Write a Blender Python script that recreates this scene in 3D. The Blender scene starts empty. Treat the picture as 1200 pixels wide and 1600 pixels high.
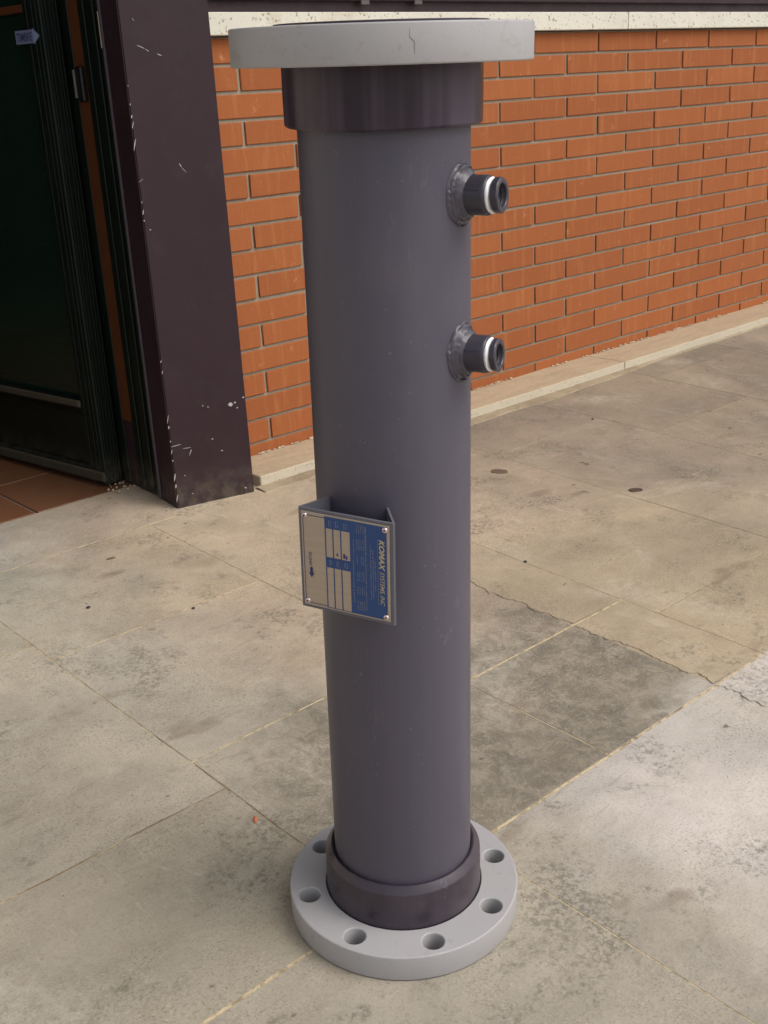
import bpy, bmesh, math, random
from mathutils import Vector, Matrix, noise
random.seed(7)
S = bpy.context.scene
COL = S.collection

# ------------------------------------------------------------------ camera
F = 1776.86; YAW, PITCH, ROLL = .7223, -.3598, -.0531
cy, sy, cp, sp = math.cos(YAW), math.sin(YAW), math.cos(PITCH), math.sin(PITCH)
fw = Vector((sy*cp, cy*cp, sp)); rt = Vector((cy, -sy, 0)); up = rt.cross(fw)
cr, sr = math.cos(ROLL), math.sin(ROLL)
rt2 = cr*rt + sr*up; up2 = -sr*rt + cr*up
CAM = Vector((-.0663, -2.3115, .9045))
cd = bpy.data.cameras.new('camera'); cam = bpy.data.objects.new('camera', cd); COL.objects.link(cam)
cam.matrix_world = Matrix(((rt2.x, up2.x, -fw.x, CAM.x), (rt2.y, up2.y, -fw.y, CAM.y), (rt2.z, up2.z, -fw.z, CAM.z), (0, 0, 0, 1)))
cd.sensor_fit = 'VERTICAL'; cd.sensor_height = 24; cd.lens = 24*F/1600; cd.clip_start = .02; cd.clip_end = 500
S.camera = cam

# ------------------------------------------------------------------ light
SUN_EL, SUN_AZ = math.radians(50), math.radians(150)     # azimuth clockwise from +Y
w = bpy.data.worlds.new('World'); S.world = w; w.use_nodes = True
nt = w.node_tree; bg = nt.nodes['Background']
sky = nt.nodes.new('ShaderNodeTexSky'); sky.sky_type = 'NISHITA'; sky.sun_disc = False
sky.sun_elevation = SUN_EL; sky.sun_rotation = SUN_AZ; sky.air_density = 1.0; sky.dust_density = 4.0; sky.ozone_density = 1.0
hs = nt.nodes.new('ShaderNodeHueSaturation'); hs.inputs['Saturation'].default_value = .33
nt.links.new(sky.outputs[0], hs.inputs['Color']); nt.links.new(hs.outputs[0], bg.inputs[0])
bg.inputs[1].default_value = .15
sl = bpy.data.lights.new('sun', 'SUN'); sl.energy = .9; sl.angle = math.radians(40); sl.color = (1, .93, .84)
so = bpy.data.objects.new('sun', sl); COL.objects.link(so)
sd = Vector((math.sin(SUN_AZ)*math.cos(SUN_EL), math.cos(SUN_AZ)*math.cos(SUN_EL), math.sin(SUN_EL)))
so.rotation_euler = (-sd).to_track_quat('-Z', 'Y').to_euler(); so.location = (0, -3, 5)
S.view_settings.view_transform = 'Standard'; S.view_settings.look = 'None'
S.view_settings.exposure = 0.28; S.view_settings.gamma = 1; S.view_settings.use_curve_mapping = False

# ------------------------------------------------------------------ pavement geometry helpers
DL = .1511; SLOPE = .0326
def gz(y): return SLOPE*(y+DL)                            # the pavement falls away from the building
R = (rt2, up2, fw)
def ray(x, y): return rt2*((x-600)/F) + up2*(-(y-800)/F) + fw
def on_plane(x, y, n, d):                                 # used once, to read real positions off the photograph
    n = Vector(n); r = ray(x, y); return CAM + r*((d-n.dot(CAM))/n.dot(r))
def on_ground(x, y): return on_plane(x, y, (0, -SLOPE, 1), SLOPE*DL)

# ------------------------------------------------------------------ object helpers
def link(name, me, parent=None, mat=None):
    o = bpy.data.objects.new(name, me); COL.objects.link(o)
    if parent: o.parent = parent
    if mat is not None and me is not None and hasattr(me, 'materials') and not me.materials: me.materials.append(mat)
    return o
def mesh(name, verts, faces, mat=None, parent=None, smooth=False):
    me = bpy.data.meshes.new(name); me.from_pydata([tuple(v) for v in verts], [], faces); me.update()
    bm = bmesh.new(); bm.from_mesh(me); bmesh.ops.recalc_face_normals(bm, faces=bm.faces); bm.to_mesh(me); bm.free()
    if smooth: me.polygons.foreach_set('use_smooth', [True]*len(me.polygons))
    return link(name, me, parent, mat)
def from_bm(name, bm, mat=None, parent=None, smooth=False):
    bmesh.ops.recalc_face_normals(bm, faces=bm.faces)
    me = bpy.data.meshes.new(name); bm.to_mesh(me); bm.free()
    if smooth: me.polygons.foreach_set('use_smooth', [True]*len(me.polygons))
    return link(name, me, parent, mat)
def add_box(bm, a, b, bev=0, mtx=None, seg=1):
    a = Vector(a); b = Vector(b)
    r = bmesh.ops.create_cube(bm, size=1)
    vs = r['verts']; c = (a+b)/2; d = b-a
    for v in vs: v.co = Vector((c.x+v.co.x*d.x, c.y+v.co.y*d.y, c.z+v.co.z*d.z))
    if bev:
        es = list({e for v in vs for e in v.link_edges})
        rr = bmesh.ops.bevel(bm, geom=es, offset=bev, segments=seg, profile=.5, affect='EDGES')
        vs = list({v for f in rr['faces'] for v in f.verts} | {v for v in vs if v.is_valid})
    if mtx is not None:
        for v in vs: v.co = mtx @ v.co
    return vs
def box(name, a, b, mat, parent=None, bev=0, mtx=None):
    bm = bmesh.new(); add_box(bm, a, b, bev, mtx); return from_bm(name, bm, mat, parent)
def lathe_bm(bm, prof, n=96, mtx=None, closed=False, jitter=None):
    rings = []
    for i, (r, z) in enumerate(prof):
        ring = []
        for k in range(n):
            a = 2*math.pi*k/n; rr, zz = r, z
            if jitter: rr, zz = jitter(a, r, z, i)
            p = Vector((rr*math.cos(a), rr*math.sin(a), zz))
            ring.append(bm.verts.new(mtx @ p if mtx is not None else p))
        rings.append(ring)
    m = len(rings)
    for i in range(m if closed else m-1):
        A, B = rings[i], rings[(i+1) % m]
        for k in range(n): bm.faces.new((A[k], A[(k+1) % n], B[(k+1) % n], B[k]))
def shade_auto(o, deg=35):
    me = o.data
    me.polygons.foreach_set('use_smooth', [True]*len(me.polygons))
    me.set_sharp_from_angle(angle=math.radians(deg))
def tag(o, label=None, cat=None, group=None, kind=None):
    if label: o['label'] = label
    if cat: o['category'] = cat
    if group: o['group'] = group
    if kind: o['kind'] = kind
    return o
def empty(name, loc=(0, 0, 0)):
    o = bpy.data.objects.new(name, None); COL.objects.link(o); o.location = loc; o.empty_display_size = .1; return o

# ------------------------------------------------------------------ material helpers
class G:
    def __init__(s, name, rough=.6, metal=0, spec=.5):
        s.m = bpy.data.materials.new(name); s.m.use_nodes = True; s.t = s.m.node_tree
        s.b = s.t.nodes['Principled BSDF']; s.b.inputs['Roughness'].default_value = rough
        s.b.inputs['Metallic'].default_value = metal; s.b.inputs['Specular IOR Level'].default_value = spec
    def n(s, typ, **kw):
        nd = s.t.nodes.new(typ)
        for k, v in kw.items(): setattr(nd, k, v)
        return nd
    def L(s, a, b): s.t.links.new(a, b)
    def pos(s, scale=(1, 1, 1), src='Position'):
        if src == 'Position': o = s.n('ShaderNodeNewGeometry').outputs['Position']
        else: o = s.n('ShaderNodeTexCoord').outputs[src]
        mp = s.n('ShaderNodeMapping'); mp.inputs['Scale'].default_value = scale; s.L(o, mp.inputs['Vector']); return mp.outputs[0]
    def noise(s, sc, det=4, ro=.55, vec=None, dist=0):
        nd = s.n('ShaderNodeTexNoise'); nd.inputs['Scale'].default_value = sc; nd.inputs['Detail'].default_value = det
        nd.inputs['Roughness'].default_value = ro; nd.inputs['Distortion'].default_value = dist
        s.L(vec if vec is not None else s.pos(), nd.inputs['Vector']); return nd.outputs['Fac']
    def ramp(s, f, a, b, lo=0, hi=1):
        nd = s.n('ShaderNodeMapRange'); nd.interpolation_type = 'SMOOTHSTEP'
        for i, v in zip(('From Min', 'From Max', 'To Min', 'To Max'), (a, b, lo, hi)): nd.inputs[i].default_value = v
        s.L(f, nd.inputs[0]); return nd.outputs[0]
    def math(s, op, a, b=0.0):
        nd = s.n('ShaderNodeMath', operation=op)
        for i, v in enumerate((a, b)):
            if isinstance(v, (int, float)): nd.inputs[i].default_value = v
            else: s.L(v, nd.inputs[i])
        return nd.outputs[0]
    def mix(s, f, a, b, mode='MIX'):
        nd = s.n('ShaderNodeMix', data_type='RGBA', blend_type=mode)
        for i, v in ((0, f), (6, a), (7, b)):
            if isinstance(v, (int, float)): nd.inputs[i].default_value = v
            elif isinstance(v, tuple): nd.inputs[i].default_value = (*v, 1)
            else: s.L(v, nd.inputs[i])
        return nd.outputs[2]
    def color(s, c):
        if isinstance(c, tuple): s.b.inputs['Base Color'].default_value = (*c, 1)
        else: s.L(c, s.b.inputs['Base Color'])
    def bump(s, h, st=.3, dist=.002):
        nd = s.n('ShaderNodeBump'); nd.inputs['Strength'].default_value = st; nd.inputs['Distance'].default_value = dist
        s.L(h, nd.inputs['Height']); s.L(nd.outputs[0], s.b.inputs['Normal']); return nd
    def rough(s, f): s.L(f, s.b.inputs['Roughness'])
    def xyz(s):
        nd = s.n('ShaderNodeSeparateXYZ'); s.L(s.n('ShaderNodeNewGeometry').outputs['Position'], nd.inputs[0]); return nd.outputs
    def objrand(s): return s.n('ShaderNodeObjectInfo').outputs['Random']
    def objcol(s): return s.n('ShaderNodeObjectInfo').outputs['Color']

def simple(name, c, rough=.6, metal=0, spec=.5, var=.12, nsc=30, bump=0):
    g = G(name, rough, metal, spec)
    f = g.noise(nsc, 5)
    lo = tuple(x*(1-var) for x in c); hi = tuple(min(1, x*(1+var)) for x in c)
    g.color(g.mix(f, lo, hi))
    if bump: g.bump(g.noise(nsc*4, 4), bump, .001)
    return g.m

def mat_concrete(name='worn_concrete'):
    g = G(name, .85, 0, .25)
    P = g.xyz(); X_, Y_ = P[0], P[1]
    w1 = g.math('SUBTRACT', g.noise(3.2, 6, .65), .5); w2 = g.math('SUBTRACT', g.noise(4.1, 6, .65, g.pos((1.3, .9, 1))), .5)
    Xw = g.math('ADD', X_, g.math('MULTIPLY', w1, .55)); Yw = g.math('ADD', Y_, g.math('MULTIPLY', w2, .55))
    # cement tones by area: a patch, darker at far right, lighter at front right
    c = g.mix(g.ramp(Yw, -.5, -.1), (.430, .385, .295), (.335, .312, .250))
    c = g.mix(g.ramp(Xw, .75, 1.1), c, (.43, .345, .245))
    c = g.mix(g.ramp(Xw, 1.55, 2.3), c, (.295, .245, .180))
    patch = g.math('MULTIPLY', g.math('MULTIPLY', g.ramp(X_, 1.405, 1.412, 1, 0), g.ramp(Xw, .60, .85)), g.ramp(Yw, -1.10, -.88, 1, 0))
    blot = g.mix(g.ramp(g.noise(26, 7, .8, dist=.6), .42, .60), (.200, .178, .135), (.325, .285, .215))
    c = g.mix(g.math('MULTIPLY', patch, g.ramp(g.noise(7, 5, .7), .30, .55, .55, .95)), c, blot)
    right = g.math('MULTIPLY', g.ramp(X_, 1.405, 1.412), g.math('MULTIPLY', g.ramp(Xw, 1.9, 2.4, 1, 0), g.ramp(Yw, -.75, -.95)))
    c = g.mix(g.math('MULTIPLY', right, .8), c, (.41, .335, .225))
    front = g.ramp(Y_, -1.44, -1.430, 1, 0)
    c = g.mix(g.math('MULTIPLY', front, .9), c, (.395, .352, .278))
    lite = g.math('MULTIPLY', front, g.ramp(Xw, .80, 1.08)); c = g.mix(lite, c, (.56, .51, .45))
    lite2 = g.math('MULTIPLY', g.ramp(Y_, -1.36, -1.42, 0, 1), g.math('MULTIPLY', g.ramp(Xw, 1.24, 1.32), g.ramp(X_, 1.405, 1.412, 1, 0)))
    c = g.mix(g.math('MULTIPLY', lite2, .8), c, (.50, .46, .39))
    c = g.mix(1.0, c, (.985, .985, 1.04), 'MULTIPLY')
    c = g.mix(1.0, c, g.objcol(), 'MULTIPLY')
    big = g.noise(2.3, 6, .6, dist=.4); mid = g.noise(9, 6, .65); fine = g.noise(55, 5, .7); grit = g.noise(300, 3, .6)
    c = g.mix(g.ramp(big, .35, .68), g.mix(1.0, c, (.82, .83, .82), 'MULTIPLY'), g.mix(1.0, c, (1.16, 1.14, 1.10), 'MULTIPLY'))
    c = g.mix(g.ramp(mid, .38, .72, 0, .6), c, g.mix(1.0, c, (.76, .77, .74), 'MULTIPLY'))
    c = g.mix(g.ramp(g.noise(17, 6, .7, dist=.5), .50, .74, 0, .4), c, g.mix(1.0, c, (.74, .70, .68), 'MULTIPLY'))
    # float marks left by the trowel, curved streaks
    st = g.noise(1.0, 5, .65, g.pos((16, 70, 1)), .8); st2 = g.noise(1.0, 4, .6, g.pos((60, 12, 1)), 1.2)
    c = g.mix(g.math('MULTIPLY', g.ramp(st, .54, .72, 0, .35), g.ramp(g.noise(2.7, 3), .42, .58)), c, (.17, .145, .105))
    c = g.mix(g.math('MULTIPLY', g.ramp(st2, .56, .70, 0, .35), g.ramp(g.noise(2.2, 3, .5, g.pos((1, 1, 1.4))), .5, .62)), c, (.56, .50, .40))
    # sand grains, dark and pale, stronger where the surface has worn off
    worn = g.ramp(g.noise(3.1, 5, .65, dist=.3), .40, .58, .45, 1)
    c = g.mix(g.math('MULTIPLY', worn, g.ramp(grit, .50, .66, 0, .45)), c, (.115, .10, .072))
    c = g.mix(g.math('MULTIPLY', worn, g.ramp(g.noise(240, 4, .65, g.pos((1, 1.1, 1))), .53, .68, 0, .40)), c, (.56, .47, .34))
    # lichen-dark speckled blotches
    sp_ = g.math('MULTIPLY', g.ramp(g.noise(5.2, 7, .75, dist=.3), .53, .63), g.ramp(g.noise(120, 4, .75), .42, .60))
    c = g.mix(g.math('MULTIPLY', sp_, .6), c, (.115, .11, .085))
    pl = g.math('MULTIPLY', g.ramp(g.noise(3.4, 7, .7, g.pos((1, 1, 1)), .6), .52, .68), g.ramp(fine, .3, .6))
    c = g.mix(g.math('MULTIPLY', pl, .3), c, (.56, .52, .44))
    dr = g.ramp(g.noise(7.5, 3, .5, g.pos((.8, 1.5, 1))), .64, .75, 0, .45)
    c = g.mix(dr, c, (.15, .105, .07))
    c = g.mix(g.ramp(g.noise(31, 2, .4), .74, .78, 0, .7), c, (.10, .075, .055))
    g.color(c)
    h = g.math('ADD', g.math('MULTIPLY', grit, .5), g.math('MULTIPLY', fine, 1.0))
    h = g.math('ADD', h, g.math('MULTIPLY', st, .5)); h = g.math('ADD', h, g.math('MULTIPLY', mid, 1.2))
    g.bump(h, .45, .0024)
    return g.m
M = {}
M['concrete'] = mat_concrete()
g = G('joint_sand', .95, 0, .1)
yy_ = g.xyz()[1]
def near(v): return g.ramp(g.math('ABSOLUTE', g.math('ADD', yy_, v)), .006, .010, 1, 0)
lines = g.math('MAXIMUM', g.math('MAXIMUM', near(1.436), near(1.14)), g.math('MAXIMUM', near(.575), g.math('MAXIMUM', near(.156), near(1.011))))
wear = g.ramp(g.noise(4.5, 5, .65), .36, .52)
c = g.mix(wear, (.27, .20, .12), (.52, .42, .27))
c = g.mix(g.math('MULTIPLY', lines, g.ramp(g.noise(9, 5, .75), .34, .50)), c, (.62, .50, .32))
c = g.mix(g.ramp(g.noise(60, 3, .7), .47, .62, 0, .5), c, (.15, .12, .07)); g.color(c); g.bump(g.noise(240, 3), .8, .003); M['sand'] = g.m

g = G('fine_cement', .9, 0, .2)
c = g.mix(g.ramp(g.noise(6, 6, .65), .35, .65), (.265, .21, .14), (.38, .31, .215))
c = g.mix(g.ramp(g.noise(70, 4, .7), .5, .7, 0, .6), c, (.42, .35, .25)); g.color(c); g.bump(g.noise(120, 5, .7), .6, .003); M['cement'] = g.m

g = G('orange_brick', .85, 0, .25)
r = g.objrand()
base = g.mix(r, (.298, .092, .030), (.345, .111, .036))
geo = g.pos((1, 1, 1))
st = g.noise(1, 4, .6, g.pos((45, 45, 5)))
base = g.mix(g.ramp(st, .5, .74, 0, .4), base, (.47, .20, .072))
base = g.mix(g.ramp(g.noise(11, 5, .65), .52, .72, 0, .45), base, (.33, .085, .035))
base = g.mix(g.ramp(g.noise(26, 5, .7), .60, .74, 0, .5), base, (.62, .32, .18))
base = g.mix(g.ramp(g.noise(170, 3, .6), .62, .7, 0, .4), base, (.22, .08, .05))
g.color(base); h = g.math('ADD', g.math('MULTIPLY', st, .6), g.noise(160, 4, .65)); g.bump(h, .5, .0016); M['brick'] = g.m
g = G('brick_mortar', .95, 0, .1)
g.color(g.mix(g.noise(40, 5), (.26, .215, .16), (.37, .315, .24))); g.bump(g.noise(220, 3), .7, .002); M['mortar'] = g.m

g = G('white_marble_chip', .6, 0, .4)
base = g.mix(g.noise(9, 5), (.60, .58, .49), (.74, .71, .61))
base = g.mix(g.ramp(g.noise(120, 3, .6), .60, .66, 0, .75), base, (.22, .15, .09))
base = g.mix(g.ramp(g.noise(5, 6, .7), .55, .75, 0, .4), base, (.42, .34, .22))
g.color(base); g.bump(g.noise(200, 2), .25, .001); M['marble'] = g.m
g = G('dusty_marble', .85, 0, .25)
geo = g.n('ShaderNodeNewGeometry'); sx = g.n('ShaderNodeSeparateXYZ'); g.L(geo.outputs['True Normal'], sx.inputs[0])
base = g.mix(g.noise(9, 5), (.46, .41, .31), (.60, .54, .42))
base = g.mix(g.ramp(g.noise(120, 3, .6), .60, .68, 0, .6), base, (.22, .15, .09))
dust = g.mix(g.noise(7, 6, .7, g.pos((1, 5, 1))), (.31, .235, .155), (.56, .45, .31))
dust = g.mix(g.ramp(g.noise(90, 4, .7), .5, .7, 0, .5), dust, (.60, .47, .31))
g.color(g.mix(g.ramp(sx.outputs[2], .5, .9), base, dust)); g.bump(g.noise(160, 4, .7), .5, .002); M['ledge'] = g.m

def pvc(name, c, rough, streak=.25, bluish=(.0, .0, .0)):
    g = G(name, rough, 0, .5)
    tc = g.n('ShaderNodeTexCoord').outputs['Object']
    mp = g.n('ShaderNodeMapping'); mp.inputs['Scale'].default_value = (38, 38, 1.6); g.L(tc, mp.inputs[0])
    f = g.noise(1, 5, .6, mp.outputs[0])
    lo = tuple(x*(1-streak) for x in c); hi = tuple(x*(1+streak)+b for x, b in zip(c, bluish))
    cc = g.mix(f, lo, hi)
    mp2 = g.n('ShaderNodeMapping'); mp2.inputs['Scale'].default_value = (5, 5, 3); g.L(tc, mp2.inputs[0])
    d = g.noise(1, 6, .65, mp2.outputs[0])
    cc = g.mix(g.ramp(d, .5, .75, 0, .22), cc, (.20, .17, .15))
    mp4 = g.n('ShaderNodeMapping'); mp4.inputs['Scale'].default_value = (22, 22, 5); mp4.inputs['Rotation'].default_value = (.5, .3, 0); g.L(tc, mp4.inputs[0])
    sc_ = g.noise(1, 8, .8, mp4.outputs[0], 1.5)
    cc = g.mix(g.ramp(sc_, .60, .66, 0, .16), cc, (.26, .24, .25))
    mp5 = g.n('ShaderNodeMapping'); mp5.inputs['Scale'].default_value = (14, 14, .5); g.L(tc, mp5.inputs[0])
    cc = g.mix(g.ramp(g.noise(1, 3, .5, mp5.outputs[0]), .35, .65, 0, .30), cc, g.mix(1.0, cc, (.72, .76, .86), 'MULTIPLY'))
    mp3 = g.n('ShaderNodeMapping'); mp3.inputs['Scale'].default_value = (160, 160, 160); g.L(tc, mp3.inputs[0])
    cc = g.mix(g.ramp(g.noise(1, 3, .6, mp3.outputs[0]), .68, .74, 0, .35), cc, (.25, .23, .22))
    g.color(cc); g.rough(g.ramp(d, .3, .7, rough-.06, rough+.12))
    g.bump(g.noise(1, 3, .5, mp.outputs[0]), .06, .002)
    return g.m
M['pvc'] = pvc('slate_pvc', (.079, .070, .096), .45, .14)
M['pvc_dark'] = pvc('dark_glossy_pvc', (.041, .031, .043), .30, .35)
g = G('streaked_dark_pvc', .36, 0, .5)
tcx = g.n('ShaderNodeTexCoord').outputs['Object']
mpx = g.n('ShaderNodeMapping'); mpx.inputs['Scale'].default_value = (34, 34, .9); g.L(tcx, mpx.inputs[0])
f = g.noise(1, 4, .6, mpx.outputs[0]); cx_ = g.mix(g.ramp(f, .36, .64), (.022, .011, .024), (.068, .048, .074)); g.color(cx_)
g.rough(g.ramp(f, .3, .7, .30, .48)); M['pvc_streak'] = g.m
M['pvc_port'] = pvc('port_pvc', (.044, .038, .052), .38, .15)
M['weld'] = pvc('weld_bead_pvc', (.078, .069, .086), .33, .45)
g = G('flange_grey', .5, 0, .4)
tc = g.n('ShaderNodeTexCoord').outputs['Object']
cc = g.mix(g.noise(9, 6, .65, tc), (.345, .338, .347), (.41, .40, .408))
cc = g.mix(g.ramp(g.noise(55, 5, .7, tc), .62, .72, 0, .35), cc, (.17, .155, .15))
cc = g.mix(g.ramp(g.noise(22, 6, .75, tc), .64, .74, 0, .3), cc, (.5, .49, .5))
mpf = g.n('ShaderNodeMapping'); mpf.inputs['Scale'].default_value = (30, 30, 60); g.L(tc, mpf.inputs[0])
cc = g.mix(g.ramp(g.noise(1, 7, .8, mpf.outputs[0], 1.0), .56, .66, 0, .28), cc, (.22, .20, .19))
cc = g.mix(g.ramp(g.noise(4, 5, .6, tc), .4, .7, 0, .25), cc, (.33, .30, .28))
g.color(cc); g.bump(g.noise(260, 3, .6, tc), .15, .001); M['flange'] = g.m
M['bore'] = simple('bore_dark', (.03, .03, .034), .6)
M['tape'] = simple('white_thread_tape', (.88, .87, .88), .45, bump=.3, nsc=80, var=.04)
M['bracket'] = simple('bracket_grey', (.125, .124, .148), .38, var=.1)
g = G('plate_metal', .42, .55)
mp = g.pos((8, 8, 300)); g.color(g.mix(g.noise(1, 3, .5, mp), (.40, .33, .27), (.50, .42, .35))); M['plate'] = g.m
M['blue'] = simple('blue_print', (.026, .070, .215), .45, .2, var=.1)
M['navy'] = simple('dark_blue_print', (.018, .024, .13), .5)
M['print'] = simple('pale_print', (.50, .43, .30), .45, .3, var=.05)
M['print_dim'] = simple('small_print', (.20, .215, .27), .5, .2, var=.15, nsc=900)
M['screw'] = simple('screw_metal', (.75, .62, .62), .25, .8, var=.05)
def paint(name, c, rough, dust=.25, dustc=(.065, .05, .048)):
    g = G(name, rough, 0, .3)
    cc = g.mix(g.noise(7, 6, .7), tuple(x*.8 for x in c), tuple(x*1.2 for x in c))
    cc = g.mix(g.ramp(g.noise(18, 6, .75), .5, .8, 0, dust), cc, dustc)
    cc = g.mix(g.ramp(g.noise(190, 3, .6), .71, .76, 0, .3), cc, (.2, .17, .16))
    z = g.xyz()[2]                                            # splashed mud on the lowest few centimetres
    mud = g.math('MULTIPLY', g.ramp(z, .0, .11, 1, 0), g.ramp(g.noise(35, 5, .7), .35, .65, .1, .6))
    cc = g.mix(mud, cc, (.12, .10, .075))
    g.color(cc); g.rough(g.ramp(g.noise(11, 5, .7), .3, .7, rough-.08, rough+.14)); g.bump(g.noise(90, 4, .6), .12, .0015)
    return g.m
M['maroon'] = paint('maroon_steel_paint', (.029, .0140, .0190), .5)
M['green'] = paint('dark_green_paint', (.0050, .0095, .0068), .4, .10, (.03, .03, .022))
M['trim'] = paint('worn_trim_paint', (.032, .024, .030), .4, .3)
M['trim2'] = paint('rubbed_trim_paint', (.085, .068, .085), .35, .3)
M['wood'] = simple('orange_wood', (.095, .028, .008), .5, var=.25, nsc=20)
M['dusty'] = simple('dusty_green_moulding', (.052, .043, .026), .75, var=.35, nsc=25)
M['crumb'] = simple('crumbling_mortar', (.47, .38, .27), .9, var=.35, nsc=60)
M['chip'] = simple('bare_white_primer', (.40, .36, .36), .7, var=.35)
M['hinge'] = simple('black_hinge', (.006, .006, .007), .35)
M['hinge_pin'] = simple('grey_hinge_pin', (.12, .11, .11), .35, .6)
M['pale'] = simple('pale_cream', (.72, .62, .44), .5)
M['signblue'] = simple('sign_blue_grey', (.16, .17, .30), .5)
M['signhead'] = simple('sign_head_blue', (.20, .28, .42), .5)
M['signink'] = simple('sign_ink', (.03, .035, .10), .5)
M['tile'] = None
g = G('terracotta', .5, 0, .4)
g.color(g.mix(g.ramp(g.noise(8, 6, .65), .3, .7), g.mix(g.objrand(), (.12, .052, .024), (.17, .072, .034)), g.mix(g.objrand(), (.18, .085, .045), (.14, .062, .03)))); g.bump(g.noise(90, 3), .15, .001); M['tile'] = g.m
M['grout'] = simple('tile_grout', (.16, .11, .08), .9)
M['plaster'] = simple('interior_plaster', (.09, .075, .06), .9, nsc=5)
M['render'] = simple('cream_render', (.55, .50, .42), .9, nsc=4, bump=.3)
M['roof'] = simple('brown_fascia', (.06, .035, .03), .6)
gl = G('door_glass', .04, 0, .5); gl.color((.008, .020, .013)); M['glass'] = gl.m
gl.b.inputs['Alpha'].default_value = 1
M['asphalt'] = simple('far_paving', (.28, .25, .20), .95, nsc=3, bump=.3)

# ------------------------------------------------------------------ ground and pavement
XL, XR, YB = -3.4, 6.4, -5.0
gv = [(-150, -150, 0), (150, -150, 0), (150, 60, 0), (-150, 60, 0)]
gv = [(x, y, gz(YB) - .028) for x, y, _ in gv]
tag(mesh('ground', gv, [(0, 1, 2, 3)], M['asphalt']), kind='structure', label='plain concrete yard beyond the paving slabs')

pave = mesh('pavement', [(XL, YB, gz(YB)-.0007), (XR, YB, gz(YB)-.0007), (XR, .098, gz(.098)-.0007), (XL, .098, gz(.098)-.0007),
                         (XL, YB, gz(YB)-.04), (XR, YB, gz(YB)-.04), (XR, .098, gz(.098)-.04), (XL, .098, gz(.098)-.04)],
            [(0, 1, 2, 3), (0, 4, 5, 1), (1, 5, 6, 2), (2, 6, 7, 3), (3, 7, 4, 0)], M['sand'])
tag(pave, kind='structure', label='worn concrete slab pavement with sandy joints falling away from the building')

def slab(x0, x1, y0, y1, c=None):
    jw = lambda e: .0024 if abs(e+1.436) < .002 or abs(e+1.14) < .002 else (.0019 if x0 < 1.5 else .0012)
    jx = .0013
    xs0, xs1, ys0, ys1 = x0+jx, x1-jx, y0+jw(y0), y1-jw(y1)
    nx = max(2, min(10, int((x1-x0)/.05))); ny = max(2, min(10, int((y1-y0)/.05)))
    dz = random.uniform(-.00012, .00015)
    tx, ty = random.uniform(-.0002, .0002), random.uniform(-.0002, .0002)
    V = []; ed = {}
    def edge_wob(p): return .0016*noise.noise(Vector((p[0]*19, p[1]*19, 3.3))) + .0008*noise.noise(Vector((p[0]*70, p[1]*70, 9)))
    for j2 in range(ny+1):
        for i in range(nx+1):
            u, v = i/nx, j2/ny
            x = xs0+(xs1-xs0)*u; y = ys0+(ys1-ys0)*v
            if i in (0, nx): x += edge_wob((x, y))
            if j2 in (0, ny): y += edge_wob((y, x))
            z = gz(y)+dz+tx*(u-.5)+ty*(v-.5)+.0002*noise.noise(Vector((x*6, y*6, 1)))
            if i in (0, nx) or j2 in (0, ny): z -= .0001
            V.append((x, y, z))
    Fc = [(a, a+1, a+nx+2, a+nx+1) for j2 in range(ny) for i in range(nx) for a in (j2*(nx+1)+i,)]
    loop = [i for i in range(nx+1)] + [(k+1)*(nx+1)-1 for k in range(1, ny+1)] + [ny*(nx+1)+i for i in range(nx-1, -1, -1)] + [k*(nx+1) for k in range(ny-1, 0, -1)]
    base = len(V)
    for i in loop: x, y, z = V[i]; V.append((x, y, z-.03))
    n_ = len(loop)
    for k in range(n_): Fc.append((loop[k], loop[(k+1) % n_], base+(k+1) % n_, base+k))
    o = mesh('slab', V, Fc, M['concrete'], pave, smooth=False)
    k = random.uniform(.94, 1.06); o.color = (k, k*random.uniform(.99, 1.01), k*random.uniform(.97, 1.03), 1)
    return o
def column(x0, x1, ys):
    for a, b in zip(ys[1:], ys[:-1]): slab(x0, x1, a, b)
Y0 = -.156
# columns of the seen part, joints read off the photograph
column(-.21, .23, [Y0, -.50, -1.10, -1.436]); column(.23, .67, [Y0, -.50, -1.10, -1.436])
column(.67, 1.125, [Y0, -.575, -1.011, -1.436]); column(1.125, 1.555, [Y0, -.54, -.84, -1.14, -1.436])
column(1.555, 2.005, [Y0, -.36, -.79, -1.22, -1.62]); column(2.005, 2.44, [Y0, -.41, -.853, -1.29, -1.62])
column(2.44, 2.9, [Y0, -.60, -1.04, -1.62]); column(2.9, 3.39, [Y0, -.28, -.78, -1.24, -1.62]); column(3.39, 3.85, [Y0, -.52, -1.0, -1.62])
for x0, x1 in ((3.85, 4.4), (4.4, 5), (5, 5.6), (5.6, XR)): column(x0, x1, [Y0, -.66, -1.15, -1.62])
for x0, x1 in ((-.8, -.21), (-1.5, -.8), (-2.2, -1.5), (-2.8, -2.2), (XL, -2.8)): column(x0, x1, [Y0, -.7, -1.436])
for x0, x1 in ((XL, -2.3), (-2.3, -1.3), (-1.3, -.5), (-.5, .17), (.17, .83), (.83, 1.555)): column(x0, x1, [-1.436, -1.95, -2.6, -3.4, -4.2, YB])
for x0, x1 in ((1.555, 2.2), (2.2, 2.9), (2.9, 3.7), (3.7, 4.6), (4.6, 5.5), (5.5, XR)): column(x0, x1, [-1.62, -2.2, -3.0, -4.0, YB])
for x0, x1 in ((XL, -1.9), (-1.9, -.6), (-.6, .55), (.55, 1.236)): slab(x0, x1, Y0, .096)
# the slab line hidden under the ledge and the post
slab(1.236, 3.0, Y0, -.02); slab(3.0, XR, Y0, -.02)

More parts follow.
